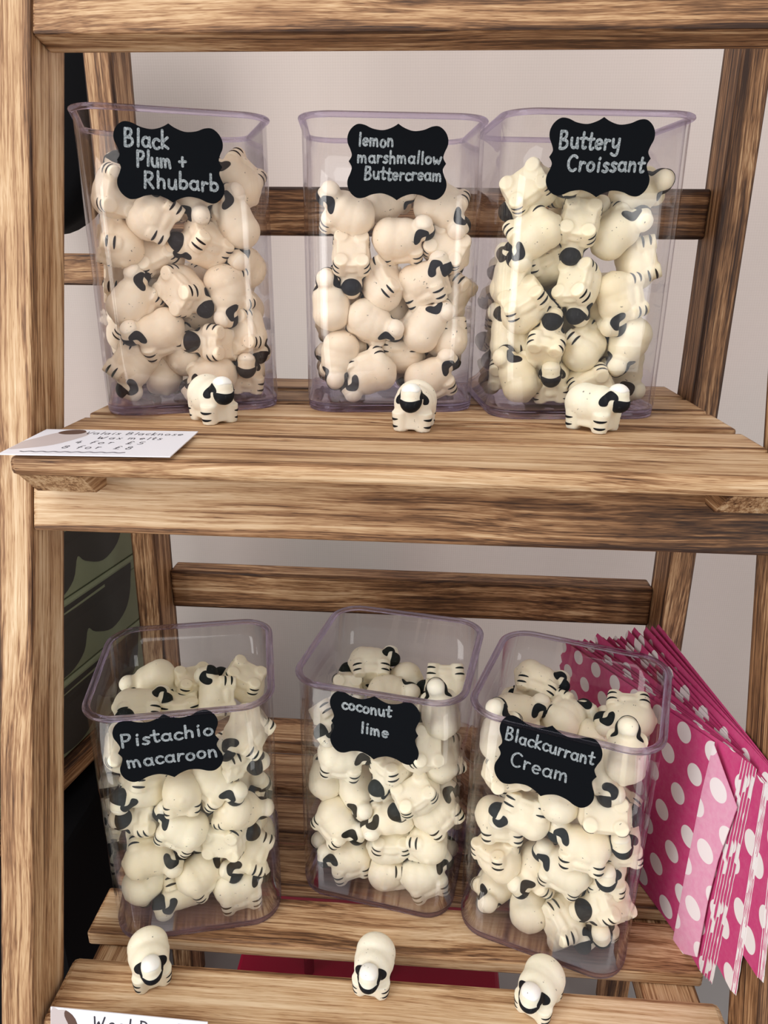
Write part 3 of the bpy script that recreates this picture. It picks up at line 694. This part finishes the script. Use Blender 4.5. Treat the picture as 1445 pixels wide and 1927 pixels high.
for J in JARS:
    Mi = J['M'].inverted(); R3 = J['M'].to_3x3(); L = []
    for (cf, x, y, a, ro, e, dp) in PL[J['k']]:
        px, py = cf(x, y)
        if dp == T:
            q = onz(px, py, J['z'] + FILLER[J['k']] + 0.004)
        else:
            W, D = jar_dims(0.08)
            pp = J['M'] @ Vector((0, -D/2 + 0.0023 + 0.0112 + dp*0.001, 0.08))
            q = onplane(px, py, pp, J['n'])
        b = -q.normalized(); r = UP.cross(b).normalized(); u = b.cross(r).normalized()
        a, ro_, e = math.radians(a), math.radians(ro), math.radians(e)
        Hh = (r*math.cos(a) + u*math.sin(a)) * math.cos(e) + b * math.sin(e)
        U0 = (b - Hh * b.dot(Hh)).normalized(); S = U0.cross(Hh)
        U = U0*math.cos(ro_) + S*math.sin(ro_)
        L.append(dict(p=Mi @ q, B=R3.inverted() @ basis(Hh, U), vis=True, w=0.15 if dp != T and dp < 6 else 0.6, a=a, ro=ro, px=px, py=py, e=e))
    rnd = random.Random(hash(J['k']) % 1 + len(J['k']) * 13)
    nx = 0
    top = FILLER[J['k']]
    for lay in range(6):                                  # what fills the jar behind the front layer
        z = 0.021 + lay * 0.0225
        if z > top - 0.004: break
        for yy in ((-0.006, 0.014, 0.034) if lay % 2 else (0.002, 0.022, 0.036)):
            for xx in (-0.029, 0.0, 0.029):
                if yy < 0.004 and xx == 0.0 and lay % 2: continue
                if nx >= 18 or rnd.random() < 0.2: continue
                E3 = Euler((rnd.uniform(0, 6.28), rnd.uniform(-0.6, 0.6), rnd.uniform(-0.5, 0.5) + (PI if rnd.random() < .5 else 0))).to_matrix()
                L.append(dict(p=Vector((xx + rnd.uniform(-.003, .003), yy, z)), B=E3, vis=False, w=1.0)); nx += 1
    # settle: push apart balls that overlap, keep inside the jar
    for s in L: s['o'] = [s['B'] @ (c - CEN) for c, _ in BALLS]; s['p0'] = s['p'].copy()
    for it in range(130):
        for i in range(len(L)):
            A = L[i]
            for j in range(i+1, len(L)):
                B = L[j]; dd = A['p'] - B['p']
                if dd.length_squared > 0.0016: continue
                best = None
                for m1 in range(4):
                    for m2 in range(4):
                        v = dd + A['o'][m1] - B['o'][m2]; l = v.length
                        pen = BALLS[m1][1] + BALLS[m2][1] - l - 0.0004
                        if pen > 0 and (best is None or pen > best[0]): best = (pen, v / (l or 1e-6))
                if best:
                    ws = A['w'] + B['w']; f = best[0] * 0.5
                    A['p'] += best[1] * f * 2 * A['w'] / ws; B['p'] -= best[1] * f * 2 * B['w'] / ws
        for s in L:
            if s['vis'] and it < 122: s['p'] += (s['p0'] - s['p']) * 0.09 * (1.2 - s['w'])
            for (c, rad), o in zip(BALLS, s['o']):
                q = s['p'] + o; rad2 = rad + 0.0012
                W, D = jar_dims(max(q.z, 0)); hx, hy = W/2 - 0.0023 - rad2, D/2 - 0.0023 - rad2
                if q.x > hx: s['p'].x -= q.x - hx
                if q.x < -hx: s['p'].x += -hx - q.x
                if q.y > hy: s['p'].y -= q.y - hy
                if q.y < -hy: s['p'].y += -hy - q.y
                if q.z < 0.0050 + rad2: s['p'].z += 0.0050 + rad2 - q.z
                k_ = 0.0125                              # rounded corners
                ax, ay = abs(q.x) - (hx - k_), abs(q.y) - (hy - k_)
                if ax > 0 and ay > 0:
                    l = math.hypot(ax, ay)
                    if l > k_: s['p'].x -= math.copysign(ax/l*(l-k_), q.x); s['p'].y -= math.copysign(ay/l*(l-k_), q.y)
    print(J['k'], 'mean shift mm', 1000*sum((s['p']-s['p0']).length for s in L if s['vis'])/sum(s['vis'] for s in L), [tuple(round(1000*c, 0) for c in (s['p']-s['p0'])) for s in L if s['vis'] and (s['p']-s['p0']).length > .012])
    for n_, s in enumerate(L):
        B4 = s['B'].to_4x4(); B4.translation = s['p'] - s['B'] @ CEN
        m = J['M'] @ B4
        base = TINT[J['k']]; rr = random.Random(n_*31 + len(J['k'])); v = rr.uniform(-0.02, 0.03); pk = rr.uniform(0, 0.05)
        col = (min(base[0]+v+0.01, .95), base[1]+v-pk*0.5, base[2]+v-pk*0.9)
        if s['vis']:
            view = 'back-up' if abs(s['ro']) < 70 else ('belly-up' if abs(s['ro']) > 115 else 'side-lying')
            if s['e'] > 0.6: view = 'face-forward'
            dr = DIRS[int(round(math.degrees(s['a']) / 45.0)) % 8]
            row = min(range(5), key=lambda i_: abs(s['p'].z - (0.022 + 0.022*i_)))
            rn = ['bottom layer', 'second layer', 'middle layer', 'fourth layer', 'top layer'][row]
            cl = 'left side' if s['p'].x < -0.019 else ('right side' if s['p'].x > 0.019 else 'centre')
            lb = '%s wax sheep, head %s, %s %s of the %s jar' % (view, dr, rn, cl, J['k'])
            if lb in used_labels: lb = lb.replace(' wax sheep', ' cream wax sheep further back' if s['p'].y > -0.02 else ' cream wax sheep touching')
            q_ = 0
            while lb in used_labels: q_ += 1; lb = lb.replace(' of the', (' inner' if q_ == 1 else ' lower') + ' part of the')
            used_labels.add(lb)
            place_sheep(m, col, INKC[J['k']], lb, 'wax sheep in the %s jar' % J['k'], KITS[2 + n_ % 4])
        else:
            place_sheep(m, col, INKC[J['k']], 'wax sheep buried behind the front layer in the %s jar' % J['k'], 'buried wax sheep in the %s jar' % J['k'], KITS[2 + n_ % 4])

# six sheep standing on the slats in front of the jars
for (px, py, z, hd, lb, col) in (
    (405, 792, Z1, -48, 'wax sheep standing on the upper slats before the rhubarb jar', (0.84, 0.76, 0.62)),
    (778, 806, Z1, -97, 'wax sheep facing forward on the upper slats between two jars', (0.84, 0.75, 0.61)),
    (1118, 808, Z1, -42, 'wax sheep standing on the upper slats before the croissant jar', (0.85, 0.80, 0.64)),
    (286, 1835, Z2, -62, 'wax sheep on the lower front slat below the pistachio jar', (0.86, 0.79, 0.62)),
    (702, 1848, Z2, -97, 'wax sheep on the lower front slat below the coconut jar', (0.86, 0.80, 0.66)),
    (1010, 1890, Z2, -122, 'wax sheep on the lower front slat below the blackcurrant jar', (0.86, 0.80, 0.64))):
    q = onz(px, py, z)
    m = Matrix.Translation((q.x, q.y, z + 0.0001)) @ Matrix.Rotation(math.radians(hd), 4, 'Z')
    place_sheep(m, col, (0.008, 0.009, 0.012), lb, 'wax sheep standing on the slats', KITS[0] if px < 900 else KITS[1])

# ------------------------------------------------------------------ polka dot paper bags on the right of the lower tier
def bag_x(y, tt):
    a = 0.1662 - 0.3355 * (y - 0.325) if y > 0.325 else 0.1662 + 0.115 * (0.325 - y)
    return a + (0.1733 - a) * tt
def bag_mesh(NB, NTp, FB, FTp, n=14, mth=6, th=0.0011, tt=0.0, seed=0):
    rnd = random.Random(seed); bm = bmesh.new(); uvl = bm.loops.layers.uv.new('UVMap')
    Lh = (FB - NB).length; Hh = (NTp - NB).length
    nrm = (FB - NB).cross(NTp - NB).normalized()
    teeth = 2
    def pt(u, v, side):
        p = NB.lerp(FB, u).lerp(NTp.lerp(FTp, u), v)
        p.x = bag_x(p.y, tt); return p + nrm * side * th
    N2 = mth * 4; US = [0.0, 0.0024] + [i / (n-1) for i in range(1, n)]
    uo, vo = rnd.uniform(0, .03), rnd.uniform(0, .03)
    grids = []
    for side in (-0.5, 0.5):
        g = []
        for i in range(n+1):
            row = []
            for j in range(N2+1):
                v = j / N2; u = US[i]
                if i == n: u += 0.018 * ((j % 2) - 0.5)
                if i == 0: u -= 0.0016 * ((j % 2) - 0.5)
                row.append((bm.verts.new(pt(u, v, side)), (u*Lh + uo, v*Hh + vo)))
            g.append(row)
        grids.append(g)
        for i in range(n):
            for j in range(N2):
                q = (g[i][j], g[i+1][j], g[i+1][j+1], g[i][j+1])
                f = bm.faces.new([k[0] for k in q])
                if i == 0: f.material_index = 1
                for lp, k in zip(f.loops, q): lp[uvl].uv = k[1]
    a, b = grids
    def strip(A, B):
        for i in range(len(A)-1):
            q = (A[i], A[i+1], B[i+1], B[i]); f = bm.faces.new([k[0] for k in q])
            for lp, k in zip(f.loops, q): lp[uvl].uv = k[1]
    strip([r[0] for r in a], [r[0] for r in b]); strip([r[-1] for r in a], [r[-1] for r in b])
    nf = len(bm.faces); strip(a[0], b[0]); bm.faces.ensure_lookup_table()
    for f in bm.faces[nf:]: f.material_index = 1
    me = from_bm('paper_bag', bm)
    return me
NBAG = 17
GR = ((0, 0, (1300, 1800), (1345, 1398)), (1, 6, (1340, 1853), (1424, 1446)), (7, 11, (1385, 1874), (1447, 1478)), (12, 16, (1436, 1850), (1475, 1470)))
for k in range(NBAG):
    t = k / (NBAG - 1)
    rk = random.Random(90 + k)
    tt = 0.0 if k == 0 else 0.07 + 0.93 * (k - 1) / (NBAG - 2)
    g0, g1, bpx, tpx = [g for g in GR if g[0] <= k <= g[1]][0]
    gi = (k - g0) / max(1, g1 - g0)
    def on_curve(px, py):
        y = 0.31
        for _ in range(12): q = onx(px, py, bag_x(y, tt)); y = 0.5*y + 0.5*q.y
        return q
    off = (26 if k < 7 else 9) * (1 - gi) * (k > 0)
    NB = on_curve(bpx[0] - off + rk.uniform(-1, 1), bpx[1] - off)
    if NB.z < Z2 + 0.0006: NB *= (Z2 + 0.0006) / NB.z
    NTp = on_curve(tpx[0] - off, tpx[1] - 0.7*off + rk.uniform(-2, 2))
    fy = 0.497 - 0.022 * tt
    fx = bag_x(fy, tt)
    fz = -0.283 + 0.030 * tt + rk.uniform(-.003, .004)
    FT = Vector((fx, fy, fz)); FB = Vector((bag_x(fy + 0.002, tt), fy + 0.002, Z2 + 0.0008))
    me = bag_mesh(NB, NTp, FB, FT, th=0.00016, tt=tt, seed=k)
    if k == 0: lb = 'pink polka dot paper bag with pale folded flap, nearest the blackcurrant jar'
    elif k == NBAG-1: lb = 'outermost pink polka dot paper bag, against the right post'
    else: lb = 'pink polka dot paper bag packed upright inside the fanned stack beside the jar'
    me.materials.append(PINK); me.materials.append(WHITEPAPER); o = mobj('paper_bag', me, PINK); tag(o, lb, 'paper bag', 'pink polka dot paper bags')
    if k == 0:
        # folded flap at the near end
        nrm = (FB - NB).cross(NTp - NB).normalized()
        if nrm.x > 0: nrm = -nrm
        o0 = NB + nrm * 0.0030; n_ = nrm
        pts = [onplane(px, py, o0, n_) for px, py in ((1262, 1789), (1311, 1801), (1330, 1700), (1350, 1620), (1386, 1520), (1342, 1400), (1320, 1490), (1290, 1640))]
        bm = bmesh.new(); uvl = bm.loops.layers.uv.new('UVMap'); ua = (FB-NB).normalized(); va = n_.cross(ua)
        fr = [bm.verts.new(p) for p in pts]; bk = [bm.verts.new(p - n_*0.0005) for p in pts]
        fs = [bm.faces.new(fr), bm.faces.new(list(reversed(bk)))] + [bm.faces.new((fr[i], bk[i], bk[(i+1) % 8], fr[(i+1) % 8])) for i in range(8)]
        for f in fs:
            for lp in f.loops: q = lp.vert.co - NB; lp[uvl].uv = (q.dot(ua) + 0.01, q.dot(va) + 0.004)
        fl = mobj('folded_flap', from_bm('folded_flap', bm), PALEPINK, o); fl['label'] = 'pale pink translucent folded flap'

# ------------------------------------------------------------------ cards
def card(name, corners, label, lines, pic, thick=0.0005, sw=0.0007):
    """corners: bottom left, bottom right, top left (Vectors)"""
    bl, br, tl = corners; X = (br-bl); w_ = X.length; X.normalize(); Yv = (tl-bl); Yv -= X * Yv.dot(X); h_ = Yv.length; Yv.normalize(); Zv = X.cross(Yv)
    m = Matrix(((X.x, Yv.x, Zv.x, bl.x), (X.y, Yv.y, Zv.y, bl.y), (X.z, Yv.z, Zv.z, bl.z), (0, 0, 0, 1)))
    bm = bmesh.new(); bmesh.ops.create_cube(bm, size=1.0); bmesh.ops.scale(bm, vec=(w_, h_, thick), verts=bm.verts); bmesh.ops.translate(bm, vec=(w_/2, h_/2, thick/2), verts=bm.verts)
    o = mobj(name, from_bm(name, bm), CARD, None, m); tag(o, label, 'card')
    st = []; 
    for t, x, y, h, ww in lines:
        s_, xe = text_strokes(t, x*w_, y*h_, h*h_, 0.1, 0.04, len(t), ww); st += s_
    me = ribbon_mesh('handwriting', st, sw, thick + 0.00008, 0.000004); l = bpy.data.objects.new('handwriting', me); C.objects.link(l); me.materials.append(INK); l.parent = o
    for nm, mat, outline, zz in pic:
        bm = bmesh.new(); q = smooth_loop([(a*w_, b*h_) for a, b in outline], 3) if len(outline) > 4 else [(a*w_, b*h_) for a, b in outline]
        q = [(min(max(a, 0.0002), w_), min(max(b, 0.0002), h_)) for a, b in q]
        f = bm.faces.new([bm.verts.new((a, b, thick + zz)) for a, b in q]); me = from_bm(nm, bm)
        if me.polygons[0].normal.z < 0: me.flip_normals()
        bmesh.ops
        p = bpy.data.objects.new(nm, me); C.objects.link(p); me.materials.append(mat); p.parent = o
    return o, w_, h_
z_c = Z1 + 0.0008
c_bl = onz(-4, 856, z_c + 0.001); c_br = onz(320, 861, z_c + 0.001); c_tl = onz(70, 809, z_c + 0.001)
wool = ('printed_wool', PHOTOWOOL, [(0.0, .18), (.10, .22), (.22, .35), (.30, .60), (.33, .80), (.25, .93), (.12, .86), (.04, .60), (0.0, .45)], 0.00003)
head = ('printed_sheep_head', PHOTOBROWN, [(.12, .84), (.18, .78), (.26, .80), (.29, .88), (.26, .97), (.20, .985), (.14, .94)], 0.00006)
ln = []
x_ = 0.10
while x_ < 0.72: ln.append((x_, .10 + .01*math.sin(x_*90))); x_ += 0.012
oc, w_, h_ = card('price_card', (c_bl, c_br, c_tl), 'white price card with handwriting lying on the upper front slat', 
     [('Valais Blacknose', .30, .80, .105, 1.30), ('Wax melts', .42, .61, .10, 1.5), ('4 for  £5', .33, .42, .11, 1.75), ('8 for  £8', .30, .23, .11, 1.75)], [wool, head], sw=0.00045)
me = ribbon_mesh('printed_line', [[(a*w_, b*h_) for a, b in ln]], 0.0009, 0.0006); l = bpy.data.objects.new('printed_line', me); C.objects.link(l); me.materials.append(INKG); l.parent = oc
# lower card on the front of the front slat
yc = 0.2583
tl = ony(90, 1893, yc); tr = ony(385, 1922, yc)
tr = Vector((tr.x, yc, tr.z)); dn = Vector((0, -0.012, -0.055))
wool2 = ('printed_wool', PHOTOWOOL, [(0.0, .40), (.10, .45), (.14, .70), (.12, .96), (.05, .98), (0.0, .96)], 0.00003)
head2 = ('printed_sheep_head', PHOTOBROWN, [(.10, .98), (.16, .90), (.19, .70), (.19, .40), (.14, .30), (.12, .60), (.12, .80), (.09, .92)], 0.00006)
card('product_card', (tl + dn, tr + dn, tl), 'white card with handwriting hanging on the lower front slat at bottom left', [('Wool Dog Toy £', .27, .82, .13, 1.35)], [wool2, head2], sw=0.0009)

# ------------------------------------------------------------------ things behind and below
tb = empty('table', (0, 0.45, -1.40), 'pale grey table under the wooden ladder shelf', 'table')
box('tabletop', (-0.75, 0.12, ZT-0.02), (0.75, 0.78, ZT), TABLE, tb, bev=0.002)
for x in (-0.7, 0.7):
    for y in (0.16, 0.74): box('leg', (x-0.02, y-0.02, -1.3995), (x+0.02, y+0.02, ZT-0.0203), TABLE, tb, 'Z', bev=0.001)

# stack of sage green boxes, left behind the front post
XB = -0.236
def zat(px, py): return onx(px, py, XB)
stack = [(-0.1800, -0.2395), (-0.2400, -0.2995), (-0.3000, -0.3595)]
ROTB = Matrix.Translation((-0.240, 0.547, 0)) @ Matrix.Rotation(math.radians(-10.8), 4, 'Z')
names = ['topmost', 'middle', 'lowest']
for i, (zt, zb_) in enumerate(stack):
    c_ = ROTB @ Vector((-0.07, -0.10, zb_))
    bx = empty('gift_box', c_, '%s sage green box with charcoal scallops, stacked behind the left post' % names[i], 'box', 'green boxes behind the left post')
    box('body', (-0.150, -0.200, zb_), (-0.0015, -0.0015, zt-0.012), GREEN, bx, bev=0.0015, rot=ROTB)
    box('lid', (-0.152, -0.202, zt-0.0118), (0.0, 0.0, zt-0.0003), GREEN, bx, bev=0.0022, rot=ROTB)
    q = smooth_open([(.02, 1.0), (.02, .6), (.04, .36), (.12, .26), (.20, .32), (.25, .50), (.28, .34), (.36, .10), (.48, .04), (.57, .18), (.61, .46), (.65, .34), (.75, .20), (.85, .32), (.90, .62), (.91, 1.0)], 4)
    bm = bmesh.new(); h__ = zt - zb_ - 0.004
    bm.faces.new([bm.verts.new((0.0003 if b > 0.86 else -0.0012, -0.20 + a*0.20, zb_ + b*h__)) for a, b in q])
    r_ = bmesh.ops.extrude_face_region(bm, geom=list(bm.faces)[-1:])
    bmesh.ops.translate(bm, vec=(-0.0008, 0, 0), verts=[g for g in r_['geom'] if isinstance(g, bmesh.types.BMVert)])
    mobj('scallop_print', from_bm('scallop_print', bm), DARKPRINT, bx, ROTB)
# black bag hanging upper left, wooden bar behind
def prism(name, outline, y0, depth, mat, label, cat, inflate=0.02):
    """soft flat-backed shape: outline in x,z; front bulges"""
    q = smooth_loop(outline, 4); bm = bmesh.new(); n = len(q); cx_ = sum(a for a, b in q)/n; cz_ = sum(b for a, b in q)/n
    rings = []
    for t, dy in ((1.0, depth), (1.0, depth*0.35), (0.93, 0.10*depth), (0.78, 0.0), (0.4, -inflate*0.3)):
        rings.append([bm.verts.new((cx_ + (a-cx_)*t, y0+dy, cz_ + (b-cz_)*t)) for a, b in q])
    for r0, r1 in zip(rings, rings[1:]):
        for i in range(n): bm.faces.new((r0[i], r0[(i+1) % n], r1[(i+1) % n], r1[i]))
    bm.faces.new(rings[0]); bm.faces.new(rings[-1])
    o = mobj(name, from_bm(name, bm, True), mat); return tag(o, label, cat)
Yb = 0.66
pts = [ony(px, py, Yb) for px, py in ((152, 368), (124, 412), (60, 440), (-60, 420), (-120, 200), (-80, 10), (60, -40), (170, -30), (192, 60), (196, 160), (190, 240), (175, 310))]
prism('black_bag', [(p.x, p.z) for p in pts], Yb, 0.05, BLACKCLOTH, 'black cloth bag hanging behind the upper left back leg', 'bag')
bm_ = empty('wooden_rack', (-0.34, 0.62, ZT), 'brown wooden rack behind the left post carrying the green boxes', 'rack')
box('shelf_board', (-0.20, -0.24, -0.3745), (0.008, 0.03, -0.3602), WOOD, bm_, 'Y', rot=ROTB, color=tone(0.06))
a = ony(60, 476, 0.62); b = ony(240, 537, 0.62)
box('bar', (a.x - 0.10, 0.611, b.z), (b.x, 0.629, a.z), WOOD, bm_, 'X', color=tone(0.05))
box('upright', (a.x - 0.118, 0.611, ZT+0.0002), (a.x - 0.1003, 0.629, a.z + 0.02), WOOD, bm_, 'Z', color=tone(0.05))
# dark cloth-covered crate low on the left
box_dark = box('storage_crate', (-0.46, 0.35, ZT+0.0003), (-0.240, 0.57, -0.3850), BLACKCLOTH, bev=0.006); tag(box_dark, 'black cloth covered crate under the green boxes at left', 'crate')
# crimson tub with steel handle under the lower tier
tub = empty('storage_tub', (0.0, 0.44, ZT), 'crimson plastic tub with steel handle under the lower tier', 'tub')
bm = bmesh.new(); loft_r = loft(bm, [(0.17, 0.13, 0.02, 0.0003), (0.20, 0.16, 0.025, 0.12), (0.206, 0.166, 0.026, 0.124), (0.196, 0.156, 0.024, 0.122), (0.165, 0.125, 0.018, 0.004)])
bm.faces.new(loft_r[0]); bm.faces.new(loft_r[-1])
mobj('body', from_bm('tub_body', bm, True), CRIMSON, tub, Matrix.Translation((-0.035, 0.455, ZT)))
lid = box('lid', (-0.137, 0.373, ZT+0.1245), (0.067, 0.537, ZT+0.132), CRIMSON, tub, bev=0.003)
bm = bmesh.new(); prev = None; path = [(-0.08, 0.0), (-0.08, 0.03), (-0.074, 0.042), (-0.06, 0.048), (-0.04, 0.048), (-0.026, 0.042), (-0.02, 0.03), (-0.02, 0.0)]
for (x, z) in path:
    ring = [bm.verts.new((x + 0.004*math.cos(2*PI*k/10) * (1 if abs(z-0.048) > .01 else .3), 0.40 + 0.004*math.sin(2*PI*k/10), ZT + 0.132 + z + (0.004*math.cos(2*PI*k/10) if abs(z-0.048) < .01 else 0))) for k in range(10)]
    if prev:
        for k in range(10): bm.faces.new((prev[k], prev[(k+1) % 10], ring[(k+1) % 10], ring[k]))
    else: bm.faces.new(ring)
    prev = ring
bm.faces.new(prev); mobj('handle', from_bm('tub_handle', bm, True), STEEL, tub)
print('objects', len(bpy.data.objects), 'sheep', sum(1 for o in bpy.data.objects if o.name.startswith('wax_sheep')))
